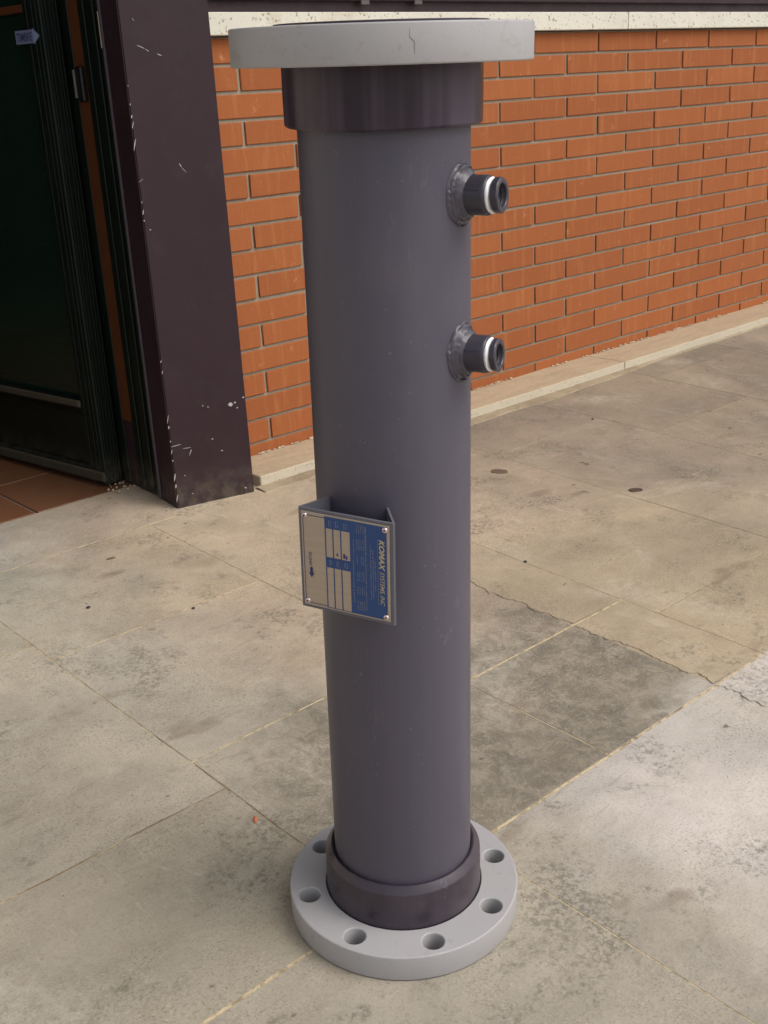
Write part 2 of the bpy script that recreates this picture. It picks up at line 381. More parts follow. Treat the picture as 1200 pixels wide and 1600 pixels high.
# thin cement skim lying over the slabs, ragged edge towards the camera side
def ragged_sheet(name, x0, x1, y0, y1, th, mat, amp=.012, seed=0, n=60, edges='W', parent=None, drop=.0):
    V = []; Fc = []
    for i in range(n+1):
        t = i/n; y = y0+(y1-y0)*t
        a = amp*noise.noise(Vector((y*9, seed, 0)))+amp*.6*noise.noise(Vector((y*31, seed, 5)))+amp*.35*noise.noise(Vector((y*95, seed, 8)))
        for x, dz in ((x0+a, -.002), (x0+a+.0025, th), (x1, th-drop), (x1+.002, -.002)):
            V.append((x, y, gz(y)+dz))
    for i in range(n):
        for k in range(3): a = i*4+k; Fc.append((a, a+1, a+5, a+4))
    return mesh(name, V, Fc, mat, parent)
for k_, (ya, yb) in enumerate(((-1.1365, -.70), (-1.4325, -1.1435), (-1.60, -1.4400))):
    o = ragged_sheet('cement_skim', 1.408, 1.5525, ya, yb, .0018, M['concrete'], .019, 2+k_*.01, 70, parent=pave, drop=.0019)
    tag(o, label='ragged edged brown cement skim along a slab joint')
# mortar fillet along the foot of the ledge
V = []; Fc = []; n_ = 140
for i in range(n_+1):
    x = 1.43+(4.6-1.43)*i/n_
    wv = .034+.012*noise.noise(Vector((x*5, 2, 0)))+.005*noise.noise(Vector((x*28, 2, 0)))
    if x > 2.75: wv *= max(.15, 1-(x-2.75)*2.2)
    yy = -DL-.0005
    for y, dz in ((yy+.004, .0045), (yy-wv*.55, .0035), (yy-wv, .002), (yy-wv-.003, -.002)):
        V.append((x, y, gz(y)+dz+.0007*noise.noise(Vector((x*40, y*40, 0)))))
for i in range(n_):
    for k in range(3): a = i*4+k; Fc.append((a, a+1, a+5, a+4))
tag(mesh('mortar_fillet', V, Fc, M['cement'], pave), label='rough mortar smeared along the foot of the ledge')

# ------------------------------------------------------------------ brick wall
BL, BH, BX0, ZT = .2985, .0603, 1.5947, 1.0219
wall = empty('brick_wall', (1.4, 0, 0))
tag(wall, 'orange brick wall with raked joints under the window sill', 'wall')
def child(o, parent):
    o.parent = parent; o.matrix_parent_inverse = Matrix.Translation(-Vector(parent.location)); return o
ml = box('mortar', (1.36, .0055, -.06), (7.9, .22, ZT-.0005), M['mortar']); child(ml, wall)
def brick_mesh(L_, seed):
    bm = bmesh.new(); hgt = BH-.0078
    add_box(bm, (0, 0, 0), (L_-.0088, .05, hgt), .0016)
    rnd = random.Random(seed)
    for v in bm.verts: v.co += Vector((rnd.uniform(-.0007, .0007), rnd.uniform(-.0005, .0005), rnd.uniform(-.0006, .0006)))
    bmesh.ops.recalc_face_normals(bm, faces=bm.faces)
    me = bpy.data.meshes.new('brick'); bm.to_mesh(me); bm.free(); me.materials.append(M['brick']); return me
full = [brick_mesh(BL, s) for s in range(5)]
far_bm = bmesh.new()
for row in range(1, 18):
    z0 = ZT-row*BH+.0039
    off = 0 if row % 2 == 0 else .5
    for k in range(-2, 21):
        xa = BX0+(k+off)*BL+.0044; xb = xa+BL
        if xb < 1.42: continue
        if xa > 4.62:
            add_box(far_bm, (xa, 0, z0), (xb-.0088, .05, z0+BH-.0078)); continue
        if xa < 1.395:
            me = brick_mesh(xb-1.395, 50+row); xx = 1.395
        else: me = random.choice(full); xx = xa
        o = link('brick', me); o.location = (xx+random.uniform(-.0008, .0008), random.uniform(-.0008, .0008), z0+random.uniform(-.0006, .0006))
        o.rotation_euler = (0, random.uniform(-.0016, .0016), 0); child(o, wall)
o = from_bm('far_bricks', far_bm, M['brick']); child(o, wall); tag(o, kind='stuff', label='bricks of the far end of the wall')

# white sill band
sill = empty('window_sill', (1.3, 0, ZT)); tag(sill, 'white speckled stone sill band capping the brick wall', 'sill')
for a, b in ((1.24, 3.055), (3.058, 4.9), (4.903, 7.9)):
    o = box('sill_slab', (a, -.022, ZT+.002), (b, .16, 1.0725), M['marble'], None, .0018); child(o, sill)
# ledge
ledge = empty('wall_ledge', (1.444, -DL, 0)); tag(ledge, 'low stone ledge along the foot of the brick wall, dusty on top', 'ledge')
for a, b in ((1.444, 2.9035), (2.9060, 4.35), (4.353, 6.2)):
    bm = bmesh.new(); add_box(bm, (a, -DL, -.006), (b, .004, .0274), .0022)
    o = from_bm('ledge_slab', bm, M['ledge']); child(o, ledge)
bm = bmesh.new(); rnd = random.Random(3)
for i in range(260):
    x = rnd.uniform(1.43, 4.5)
    if noise.noise(Vector((x*4, 0, 7))) < -.12: continue
    s = rnd.uniform(.0012, .0036); ln = rnd.uniform(1, 3.2)
    r = bmesh.ops.create_icosphere(bm, subdivisions=1, radius=s)
    for v in r['verts']:
        v.co = Vector((v.co.x*ln, v.co.y, v.co.z*.7))*rnd.uniform(.8, 1.2) + Vector((x, -.004-rnd.uniform(0, .003), .0285+rnd.uniform(0, .004)))
o = from_bm('mortar_crumbs', bm, M['crumb']); child(o, ledge); tag(o, kind='stuff', label='crumbs of pale mortar where wall and ledge meet')

# ------------------------------------------------------------------ window above the sill
win = empty('window', (1.3, 0, 1.073)); tag(win, 'dark maroon steel window standing on the white sill', 'window')
def wb(name, a, b, m, bev=.002): o = box(name, a, b, m, None, bev); return child(o, win)
wb('bottom_rail', (1.425, .004, 1.0735), (7.9, .07, 1.128), M['maroon'])
wb('bottom_rail', (1.425, -.010, 1.0990), (7.9, .0035, 1.124), M['maroon'])
for x in (1.43, 3.6, 5.8): wb('mullion', (x, .006, 1.1285), (x+.06, .066, 2.35), M['maroon'])
wb('top_rail', (1.425, .004, 2.3505), (7.9, .07, 2.42), M['maroon'])
wb('glass', (1.49, .030, 1.1285), (7.85, .036, 2.35), M['glass'], 0)
for px in (570, 653):
    p = on_plane(px, 4, (0, 1, 0), -.012)
    bm = bmesh.new(); add_box(bm, (p.x-.014, -.0155, p.z-.005), (p.x+.014, -.0105, p.z+.006), .0018); o = from_bm('drain_cap', bm, M['hinge_pin']); child(o, win)

# ------------------------------------------------------------------ building shell
shell = empty('building', (0, 0, 0)); tag(shell, 'building upper storey with unseen brown soffit added above the doorway for shade', 'building')
def sb(name, a, b, m): return box(name, a, b, m, shell)
sb('upper_wall', (-4, .02, 2.4205), (8, .25, 3.1), M['render'])
sb('left_wall', (-4, .02, -.12), (.10, .25, 2.42), M['render'])
sb('soffit', (-4, -.75, 3.1005), (8, .3, 3.22), M['roof'])  # unseen roof overhang, added to darken the wall and doorway below
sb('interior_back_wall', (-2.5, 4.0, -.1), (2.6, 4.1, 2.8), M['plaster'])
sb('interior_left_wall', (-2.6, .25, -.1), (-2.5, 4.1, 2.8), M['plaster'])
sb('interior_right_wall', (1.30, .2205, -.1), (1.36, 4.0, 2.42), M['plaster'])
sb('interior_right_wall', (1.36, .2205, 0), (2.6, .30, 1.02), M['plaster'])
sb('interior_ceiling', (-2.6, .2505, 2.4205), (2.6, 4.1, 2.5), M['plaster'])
# interior floor
fl = mesh('interior_floor', [(-2.5, .098, .004), (1.30, .098, .004), (1.30, 4, .004), (-2.5, 4, .004), (-2.5, .098, -.03), (1.3, .098, -.03)],
          [(0, 1, 2, 3), (0, 4, 5, 1)], M['grout'])
tag(fl, kind='structure', label='terracotta tiled floor inside the doorway')
tm = bmesh.new(); add_box(tm, (.0035, .0035, -.01), (.2565, .2565, 0), .0015)
bmesh.ops.recalc_face_normals(tm, faces=tm.faces); tme = bpy.data.meshes.new('floor_tile'); tm.to_mesh(tme); tm.free(); tme.materials.append(M['tile'])
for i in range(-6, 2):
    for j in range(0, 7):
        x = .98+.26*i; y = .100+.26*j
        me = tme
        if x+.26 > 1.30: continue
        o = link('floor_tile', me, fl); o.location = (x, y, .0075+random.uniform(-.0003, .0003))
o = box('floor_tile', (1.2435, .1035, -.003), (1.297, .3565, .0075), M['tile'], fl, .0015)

# ------------------------------------------------------------------ door jamb, post, door
fr = empty('door_frame', (1.235, 0, 0)); tag(fr, 'near black green door jamb with a strip of orange wood beside the steel post', 'door frame')
def fb(name, a, b, m, bev=.0015): return child(box(name, a, b, m, None, bev), fr)
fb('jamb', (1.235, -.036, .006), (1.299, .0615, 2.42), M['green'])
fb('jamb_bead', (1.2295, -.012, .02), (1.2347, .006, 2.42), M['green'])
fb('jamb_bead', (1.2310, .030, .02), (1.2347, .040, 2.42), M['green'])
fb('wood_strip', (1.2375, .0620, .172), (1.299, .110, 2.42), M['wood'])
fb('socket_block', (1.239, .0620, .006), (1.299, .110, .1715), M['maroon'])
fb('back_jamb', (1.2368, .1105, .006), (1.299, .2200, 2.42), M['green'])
fb('head_rail', (.1005, -.036, 2.34), (1.2290, .0615, 2.4195), M['green'])
fb('pale_strip', (1.2325, -.0345, 1.003), (1.2348, -.0235, 1.074), M['pale'], .0005)  # narrow pale cream strip on the jamb face
o = fb('hinge', (1.2255, .066, .900), (1.2372, .092, .972), M['hinge'], .003)
bm = bmesh.new(); lathe_bm(bm, [(0, 0), (.0035, 0), (.0035, .058), (0, .058)], 12, Matrix.Translation((1.2235, .093, .908))); o = from_bm('hinge_pin', bm, M['hinge_pin']); child(o, fr)
# rubble bits at the foot of the jamb
bm = bmesh.new(); rnd = random.Random(11)
for i in range(16):
    s = rnd.uniform(.0015, .0045); r = bmesh.ops.create_icosphere(bm, subdivisions=1, radius=s)
    c0 = Vector((rnd.uniform(1.17, 1.232), rnd.uniform(.06, .135), .011))
    for v in r['verts']: v.co = v.co*rnd.uniform(.7, 1.3)+c0
tag(from_bm('mortar_rubble', bm, M['crumb']), 'few pale crumbs on the threshold at the foot of the jamb', 'rubble', kind='stuff')

post = empty('steel_post', (1.32, -.1, 0)); tag(post, 'dark maroon painted steel post with chipped white edge beside the doorway', 'post')
A = [(1.224, -.122), (1.416, -.162), (1.416, .0025), (1.236, -.0365), (1.231, -.040)]
bm = bmesh.new(); lo = [bm.verts.new((x, y, gz(y)-.004)) for x, y in A]; hi = [bm.verts.new((x, y, 3.099)) for x, y in A]
for k in range(5): bm.faces.new((lo[k], lo[(k+1) % 5], hi[(k+1) % 5], hi[k]))
bm.faces.new(hi); bm.faces.new(lo[::-1])
ve = [e for e in bm.edges if abs(e.verts[0].co.z-e.verts[1].co.z) > 1]
bmesh.ops.bevel(bm, geom=ve[:2], offset=.0025, segments=2, affect='EDGES')
child(from_bm('shaft', bm, M['maroon']), post)
child(box('edge_trim', (1.2262, -.0455, .008), (1.2305, -.0375, 3.09), M['trim2'], None, .001), post)
# paint chips on the post, at the places the photo shows
p0 = Vector((1.224, -.122, 0)); p1 = Vector((1.416, -.162, 0)); pn = Vector((-(p0.y-p1.y), p0.x-p1.x, 0)).normalized()
if pn.y > 0: pn = -pn
PD = pn.dot(p0)
chips = bmesh.new(); rnd = random.Random(5)
def chip(px, py, wpx, hpx, ang=0):
    k = 7; pts = []
    for i in range(k):
        a = 2*math.pi*i/k; rx, ry = wpx/2*math.cos(a)*rnd.uniform(.6, 1.2), hpx/2*math.sin(a)*rnd.uniform(.6, 1.2)
        X = px+rx*math.cos(ang)-ry*math.sin(ang); Y = py+rx*math.sin(ang)+ry*math.cos(ang)
        pts.append(on_plane(X, Y, pn, PD+.0006))
    vs = [chips.verts.new(p) for p in pts]; chips.faces.new(vs)
    vb = [chips.verts.new(p-pn*.0016) for p in pts]
    for i in range(k): chips.faces.new((vs[i], vb[i], vb[(i+1) % k], vs[(i+1) % k]))
def edge_x(y): return 183.5+(278-183)*(y/795.)
for y, h in ((182, 6), (196, 19), (224, 18), (134, 3), (163, 4), (316, 3), (332, 8), (345, 4), (565, 4), (582, 5), (655, 14), (668, 5), (690, 3), (706, 11), (720, 4), (746, 13), (760, 9), (778, 16)):
    chip(edge_x(y)+.6, y, rnd.uniform(1.0, 2.0)*(1.3 if 185 < y < 235 else 1), h*rnd.uniform(.7, 1.15), .12)
for a, b, w_ in (((213, 70), (226, 76), 1.6), ((226, 76), (234, 81), 1.0), ((245, 84), (253, 87), 1.5), ((280, 255), (284, 262), 1.4), ((284, 262), (291, 269), .8), ((206, 28), (210, 33), .8), ((266, 699), (283, 694), 1.0), ((286, 701), (300, 699), .9), ((300, 700), (296, 712), 1.2), ((217, 285), (223, 280), .8)):
    dx, dy = b[0]-a[0], b[1]-a[1]
    chip((a[0]+b[0])/2, (a[1]+b[1])/2, math.hypot(dx, dy)+1, w_, math.atan2(dy, dx))
for px, py, s in ((360, 632, 6), (367, 629, 3), (371, 637, 2), (325, 636, 2), (380, 621, 2.4), (347, 704, 2.2), (332, 686, 2), (235, 359, 2), (384, 762, 3), (317, 634, 1.5), (301, 771, 2), (289, 743, 1.6)):
    chip(px, py, s*1.6, s, rnd.uniform(-.5, .5))
o = from_bm('paint_chips', chips, M['chip']); child(o, post); tag(o, kind='stuff', label='white chips and scratches in the maroon paint')
q = on_plane(364, 634, pn, PD+.0009)
bm = bmesh.new(); mt = Matrix.Translation(q) @ pn.to_track_quat('Z', 'Y').to_matrix().to_4x4(); lathe_bm(bm, [(.0001, 0), (.0022, 0), (.0022, -.002)], 9, mt)
child(from_bm('drilled_hole', bm, M['hinge']), post)

# door leaf opened inwards, hinged at the jamb
door = empty('entrance_door', (1.19, .13, 0)); tag(door, 'dark glazed door standing open inwards with an arrow sign on its glass', 'door')
e = Vector((-.156, .988, 0)).normalized(); nn = Vector((-.988, -.156, 0))           # along the leaf, and its outward face (towards the opening)
DM = Matrix(((e.x, nn.x, 0, 1.183), (e.y, nn.y, 0, .130), (0, 0, 1, 0), (0, 0, 0, 1)))   # local x along the leaf, y out of its face
def dbx(name, a, b, m, bev=.002, par=None):
    o = box(name, a, b, m, None, bev, DM)
    return child(o, door) if par is None else o
dbx('stile', (.0, -.046, .014), (.062, 0, 2.30), M['green'])
dbx('stile', (.84, -.046, .014), (.90, 0, 2.30), M['green'])
dbx('bottom_rail', (.0625, -.044, .014), (.8395, -.002, .052), M['green'])
dbx('kick_panel', (.0625, -.030, .0525), (.8395, -.014, .195), M['green'])
dbx('moulding', (-.004, .0005, .022), (.8395, .010, .048), M['dusty'], .004)
dbx('middle_rail', (.0625, -.044, .1955), (.8395, -.002, .223), M['green'])
dbx('moulding', (.056, .0003, .205), (.8395, .009, .222), M['dusty'], .003)
dbx('moulding', (.030, .0003, .182), (.8395, .003, .187), M['green'], .001)
dbx('top_rail', (.0625, -.044, 2.24), (.8395, -.002, 2.30), M['green'])
dbx('glass', (.0625, -.026, .2235), (.8395, -.018, 2.2395), M['glass'], 0)
dbx('orange_bar', (.0625, -.0175, 1.088), (.8395, -.004, 1.104), M['wood'], .002)  # thin orange bar across the glass
for y_ in (-.042, -.033, -.0255, -.014, -.006):            # ridges of the profile on the edge of the stile
    dbx('edge_profile', (-.0042, y_-.0016, .016), (-.0002, y_+.0016, 2.30), M['green'], .0006)
for x_ in (.010, .024, .044): dbx('edge_profile', (x_, .0002, .050), (x_+.003, .003, 2.30), M['green'], .0008)
# arrow sign TIMBRE on the glass
sg = Vector((0, 0, 0))
def DP(px, py, off=.004):                                      # photo -> leaf coordinates
    q = on_plane(px, py, nn, nn.dot(Vector((1.183, .130, 0)))+off); q = DM.inverted() @ q; return q
def text_mesh(s, size=1.0, shear=0, offset=0):
    cu = bpy.data.curves.new('txt', 'FONT'); cu.body = s; cu.size = size; cu.shear = shear; cu.offset = offset; cu.resolution_u = 3; cu.fill_mode = 'FRONT'
    to = bpy.data.objects.new('txt', cu); COL.objects.link(to); bpy.context.view_layer.update()
    me = bpy.data.meshes.new_from_object(to.evaluated_get(bpy.context.evaluated_depsgraph_get())); bpy.data.objects.remove(to); bpy.data.curves.remove(cu)
    xs = [v.co.x for v in me.vertices]; ys = [v.co.y for v in me.vertices]
    x0, x1, y0, y1 = min(xs), max(xs), min(ys), max(ys)
    for v in me.vertices: v.co.x = (v.co.x-x0)/(x1-x0); v.co.y = (v.co.y-y0)/(y1-y0)
    return me                                               # normalised to 0..1
def text_on(name, s, O, ux, uy, mat, parent=None, shear=0, offset=0):
    me = text_mesh(s, 1, shear, offset)
    for v in me.vertices: a, b = v.co.x, v.co.y; v.co = O+ux*a+uy*b
    me.name = name; me.materials.clear(); me.materials.append(mat); me.update()
    return link(name, me, parent)
a0 = DP(23, 49); z1 = a0.z; z0 = DP(27, 70).z; xa = a0.x; xb = DP(52, 58).x; xc = DP(62, 58).x
zm = (z0+z1)/2; yy = .0042
P2 = [(xa, z0), (xb, z0), (xb, z0-.003), (xc, zm), (xb, z1+.003), (xb, z1), (xa, z1)]
V = [DM @ Vector((x, yy, z)) for x, z in P2]+[DM @ Vector((x, yy-.0007, z)) for x, z in P2]
sgn = mesh('arrow_sign', V, [tuple(range(7))]+[(k, (k+1) % 7, 7+(k+1) % 7, 7+k) for k in range(7)], M['signblue']); child(sgn, door)
ox = lambda x, z: DM @ Vector((x, yy+.0003, z))
tw = (xb-xa)*.88
tx_ = text_on('lettering', 'TIMBRE', ox(xa+(xb-xa)*.06, z0+.005), (ox(xa+tw, 0)-ox(xa, 0)), Vector((0, 0, (z1-z0)-.010)), M['signink'], None, 0, .015)
tx_.parent = sgn; 
hd = mesh('arrow_head', [ox(xb, z0-.001), ox(xc-(xc-xb)*.06, zm), ox(xb, z1+.001)], [(0, 1, 2)], M['signhead']); hd.parent = sgn
bar = mesh('sign_line', [ox(xb-.0006, z0-.001), ox(xb+.0008 if xb > xa else xb-.0008, z0-.001), ox(xb+.0008 if xb > xa else xb-.0008, z1+.001), ox(xb-.0006, z1+.001)], [(0, 1, 2, 3)], M['signink']); bar.parent = sgn
for k_ in (tx_, bar): k_.matrix_parent_inverse = Matrix.Translation(-Vector(door.location)).inverted() @ Matrix.Translation(-Vector(door.location))

# ------------------------------------------------------------------ the upright flanged pipe
PX, PY = .6972, -1.4444
N = Vector((0, -SLOPE, 1)).normalized(); XX = Vector((1, 0, 0)); YY = N.cross(XX)
PM = Matrix(((XX.x, YY.x, N.x, PX), (XX.y, YY.y, N.y, PY), (XX.z, YY.z, N.z, gz(PY)+.0012), (0, 0, 0, 1)))
pipe = empty('flanged_pipe'); pipe.matrix_world = PM
tag(pipe, 'tall dark grey plastic pipe standing upright on a light grey bolted flange', 'pipe')
H = .9959; RP = .0821; RC = .0934; RF = .1395; TF = .0327
bm = bmesh.new()
lathe_bm(bm, [(.0745, .002), (RP, .002), (RP, .50), (RP, .962), (RP, H+.0015), (.0745, H+.0015), (.0745, .5)], 128, closed=True)
o = from_bm('body', bm, M['pvc'], pipe); shade_auto(o)
# internal mixing vane closes the view down the bore
bm = bmesh.new(); add_box(bm, (-.074, -.002, .1), (.074, .002, H-.05)); from_bm('inner_vane', bm, M['pvc'], pipe)
# lower collar with bevelled lip
bm = bmesh.new()
lathe_bm(bm, [(RP+.0003, .030), (RC+.0010, .0325), (RC+.0006, .044), (RC+.0002, .0790), (RC-.0006, .0805), (RP+.0045, .0880), (RP+.0036, .0882), (RP+.0014, .0872), (RP+.0002, .0850)], 128)
o = from_bm('lower_collar', bm, M['pvc_dark'], pipe); shade_auto(o)
bm = bmesh.new()
def wob(a, r, z, i): return r+.0003*math.sin(9*a)+.0002*math.sin(23*a+1), z+(.0006*math.sin(3*a) if i in (1, 2) else 0)
lathe_bm(bm, [(RP+.0003, .9110), (RC-.0020, .9095), (RC, .9115), (RC+.0004, .940), (RC+.0002, .9636)], 160, jitter=wob)
o = from_bm('upper_collar', bm, M['pvc_streak'], pipe); shade_auto(o)
# stub end showing as a thin dark rim above the flange
bm = bmesh.new(); lathe_bm(bm, [(RP+.0003, H-.004), (.0992, H-.004), (.0992, H+.0022), (.0985, H+.0028), (RP+.0003, H+.0028)], 128)
o = from_bm('stub_end', bm, M['pvc_dark'], pipe); shade_auto(o)
def flange(z0, phase, bore, name, rim=.0016):
    cu = bpy.data.curves.new('f', 'CURVE'); cu.dimensions = '2D'; cu.fill_mode = 'BOTH'; cu.extrude = TF/2-rim; cu.bevel_depth = rim; cu.bevel_resolution = 2; cu.offset = -rim; cu.resolution_u = 1
    def circ(cx_, cy_, r, n):
        s = cu.splines.new('POLY'); s.points.add(n-1); s.use_cyclic_u = True
        for i in range(n): a = 2*math.pi*i/n; s.points[i].co = (cx_+r*math.cos(a), cy_+r*math.sin(a), 0, 1)
    circ(0, 0, RF, 144); circ(0, 0, bore, 128)
    for k in range(8): a = phase+k*math.pi/4; circ(.118*math.cos(a), .118*math.sin(a), .0128, 40)
    to = bpy.data.objects.new('f', cu); COL.objects.link(to); bpy.context.view_layer.update()
    me = bpy.data.meshes.new_from_object(to.evaluated_get(bpy.context.evaluated_depsgraph_get())); bpy.data.objects.remove(to); bpy.data.curves.remove(cu)
    for v in me.vertices: v.co.z += z0+TF/2
    me.materials.clear(); me.materials.append(M['flange'])
    o = link(name, me, pipe); shade_auto(o, 40); return o
flange(0, math.radians(153.2), RC+.0016, 'lower_flange'); flange(H-TF, math.radians(170), RC+.0008, 'upper_flange')
# hairline crack on the rim of the upper flange
def cyl_pt(az, r, z): return Vector((r*math.cos(az), r*math.sin(az), z))
PMi = PM.inverted()
def rim_point(px, py, rad):
    r = ray(px, py); o_ = PMi @ CAM; d_ = (PMi.to_3x3() @ r); a = d_.x**2+d_.y**2; b = o_.x*d_.x+o_.y*d_.y; c_ = o_.x**2+o_.y**2-rad**2
    t = (-b-math.sqrt(b*b-a*c_))/a; return o_+d_*t
bm = bmesh.new(); pts = [rim_point(x, y, RF+.0002) for x, y in ((641, 44), (640, 50), (640, 57), (643, 61), (647, 64), (648, 68), (647, 73), (648, 78), (648, 85))]
for i in range(len(pts)-1):
    a, b = pts[i], pts[i+1]; rad = a.copy(); rad.z = 0; rad.normalize(); sd_ = (b-a).cross(rad).normalized()*(.00022 if 1 < i < 7 else .00012)
    va = [bm.verts.new(q) for q in (a-sd_, a+sd_, b+sd_, b-sd_)]; bm.faces.new(va)
M['crack'] = simple('crack_grey', (.11, .10, .10), .8)
from_bm('hairline_crack', bm, M['crack'], pipe)

# side ports
def port(z, az, tilt, ext):
    a = math.radians(az); d = Vector((math.cos(a), math.sin(a), 0)); t = Vector((-d.y, d.x, 0)); k = Vector((0, 0, 1))
    PMx = Matrix(((t.x, k.x, d.x, 0), (t.y, k.y, d.y, 0), (t.z, k.z, d.z, z), (0, 0, 0, 1)))     # local: x lateral, y up, z outwards
    # weld saddle following the curved pipe
    bm = bmesh.new(); n = 72; prof = [(.0268, .0002), (.0262, .0016), (.0252, .0021), (.0246, .0012), (.0238, .0030), (.0228, .0040), (.0222, .0036), (.0213, .0058), (.0204, .0072), (.0198, .0070), (.0186, .0104)]
    rings = []
    for i, (r, h) in enumerate(prof):
        ring = []
        for q in range(n):
            an = 2*math.pi*q/n
            rr = r*(1+.13*max(0, math.sin(an))+.10*max(0, -math.sin(an)))*(1+.07*noise.noise(Vector((math.cos(an)*2.2, math.sin(an)*2.2, i*.25+z*9)))) if i < 10 else r
            x, y = rr*math.cos(an), rr*math.sin(an)
            hh = h+.0026*noise.noise(Vector((math.cos(an)*9, math.sin(an)*9, (i//3)*2.1+z)))*(1 if 0 < i < 10 else 0)
            ring.append(bm.verts.new(PMx @ Vector((x, y, math.sqrt(RP**2-x*x)+hh))))
        rings.append(ring)
    for A, B in zip(rings, rings[1:]):
        for q in range(n): bm.faces.new((A[q], A[(q+1) % n], B[(q+1) % n], B[q]))
    o = from_bm('side_port', bm, M['weld'], pipe); shade_auto(o, 50); po = o
    b0 = RP-.010; e0 = RP+.0282
    bm = bmesh.new(); lathe_bm(bm, [(.0180, b0), (.0184, e0-.003), (.0180, e0-.0008), (.0172, e0), (.0155, e0), (.0150, e0-.012)], 56, PMx)
    o = from_bm('coupling', bm, M['pvc_port'], po); shade_auto(o)
    for sgn_ in (1, -1):
        an = math.radians(158 if sgn_ > 0 else 338)
        bm = bmesh.new(); Rz = Matrix.Rotation(an, 4, 'Z'); add_box(bm, (.0180, -.0006, RP+.004), (.0189, .0006, e0-.004), .0002, PMx @ Rz); from_bm('mould_line', bm, M['pvc_port'], po)
    TL = PMx @ Matrix.Translation((0, 0, e0)) @ Matrix.Rotation(math.radians(tilt), 4, 'Y') @ Matrix.Rotation(math.radians(-3), 4, 'X')
    bm = bmesh.new()
    def tj(a_, r, z_, i): return r+.00035*math.sin(5*a_+i), z_+.0004*math.sin(3*a_+i*2)
    lathe_bm(bm, [(.0110, -.004), (.0158, -.0005), (.0167, .0012), (.0158, .0027), (.0110, .0045)], 48, TL, jitter=tj)
    o = from_bm('thread_tape', bm, M['tape'], po); shade_auto(o, 60)
    bm = bmesh.new(); hx = []
    L_ = ext-e0
    def hexr(a_, r, z_, i):
        if i in (1, 2, 3, 4):
            s = math.pi/4; m_ = (a_ % s)-s/2; f_ = math.cos(s/2)/math.cos(m_); return r*(.55+.45*f_/math.cos(s/2)*.985), z_
        return r, z_
    lathe_bm(bm, [(.0125, .0042), (.0150, .0042), (.0159, .0052), (.0159, L_-.001), (.0150, L_), (.0115, L_), (.0108, L_-.001), (.0106, L_-.004), (.0100, L_-.005), (.0098, L_-.022), (.0001, L_-.022)], 64, TL, jitter=hexr)
    o = from_bm('bushing', bm, M['pvc_port'], po); shade_auto(o, 28)
    bm = bmesh.new()
    for q in range(5): lathe_bm(bm, [(.0104, L_-.006-q*.0026), (.0096, L_-.0072-q*.0026), (.0104, L_-.0084-q*.0026)], 40, TL)
    from_bm('inner_thread', bm, M['pvc_port'], po)
port(.8482, -71, 2, .1222); port(.6985, -71, 4, .1207)

# ------------------------------------------------------------------ nameplate bracket
az, D, s0, zb, zt, W = -2.7828, .1108, .0017, .4434, .5537, .1083; rtt = -.0132
n2 = Vector((math.cos(az), math.sin(az), 0)); t2 = Vector((-n2.y, n2.x, 0)); k2 = Vector((0, 0, 1))
tr = t2*math.cos(rtt)+k2*math.sin(rtt); kr = -t2*math.sin(rtt)+k2*math.cos(rtt)
O2 = n2*D+t2*s0+k2*((zb+zt)/2)
BM = Matrix(((tr.x, kr.x, n2.x, O2.x), (tr.y, kr.y, n2.y, O2.y), (tr.z, kr.z, n2.z, O2.z), (0, 0, 0, 1)))   # x right, y up, z out
HH = (zt-zb)/2
bl = cyl_pt(3.0212, RP-.002, 0); br = cyl_pt(-2.3847, RP-.002, 0)
BMi = BM.inverted(); ql = BMi @ (bl+k2*(zb+zt)/2); qr = BMi @ (br+k2*(zb+zt)/2)
th = .0028
prof = [(ql.x, ql.z), (-W/2, -.0015), (-W/2+.0015, 0), (W/2-.0015, 0), (W/2, -.0015), (qr.x, qr.z)]
inner = [(qr.x-th, qr.z), (W/2-th-.0006, -th), (-W/2+th+.0006, -th), (ql.x+th, ql.z)]
loop = prof+inner
V = [BM @ Vector((x, -HH, z)) for x, z in loop]+[BM @ Vector((x, HH, z)) for x, z in loop]; m_ = len(loop)
caps = [(0, 1, 8, 9), (1, 2, 3, 4, 7, 8), (4, 5, 6, 7)]
Fc = [(k, (k+1) % m_, m_+(k+1) % m_, m_+k) for k in range(m_)]+caps+[tuple(m_+i for i in c_[::-1]) for c_ in caps]
brk = mesh('nameplate_bracket', V, Fc, M['bracket'], pipe)
# plate: u to the right 0..1, v downward 0..1
PW, PH = .0990, .1040; PX0 = -.0500; PT = .0013
def U(u, v, z=0): return BM @ Vector((PX0+u*PW, PH/2-v*PH+.0002, PT+z))
def quad(name, u0, v0, u1, v1, z, m): return mesh(name, [U(u0, v0, z), U(u1, v0, z), U(u1, v1, z), U(u0, v1, z)], [(0, 1, 2, 3)], m, brk)
bm = bmesh.new(); add_box(bm, (PX0, -PH/2+.0002, .0001), (PX0+PW, PH/2+.0002, PT), .0004, BM); from_bm('nameplate', bm, M['plate'], brk)
z1_, z2_, z3_ = .0002, .0004, .0006
def joined(name, quads, z, m):
    V = []; Fc = []
    for (u0, v0, u1, v1) in quads:
        b = len(V); V += [U(u0, v0, z), U(u1, v0, z), U(u1, v1, z), U(u0, v1, z)]; Fc.append((b, b+1, b+2, b+3))
    return mesh(name, V, Fc, m, brk)
quad('blue_field', .275, .015, .972, .985, z1_, M['blue'])
joined('blue_border', [(.02, .03, .027, .975), (.0275, .03, .2745, .037), (.0275, .968, .2745, .975)], z1_, M['navy'])
cols = ((.290, .362), (.376, .452), (.466, .560))
for (a, b) in cols:
    quad('blank_box', a, .135, b, .435, z2_, M['plate']); quad('blank_box', a, .545, b, .975, z2_, M['plate'])
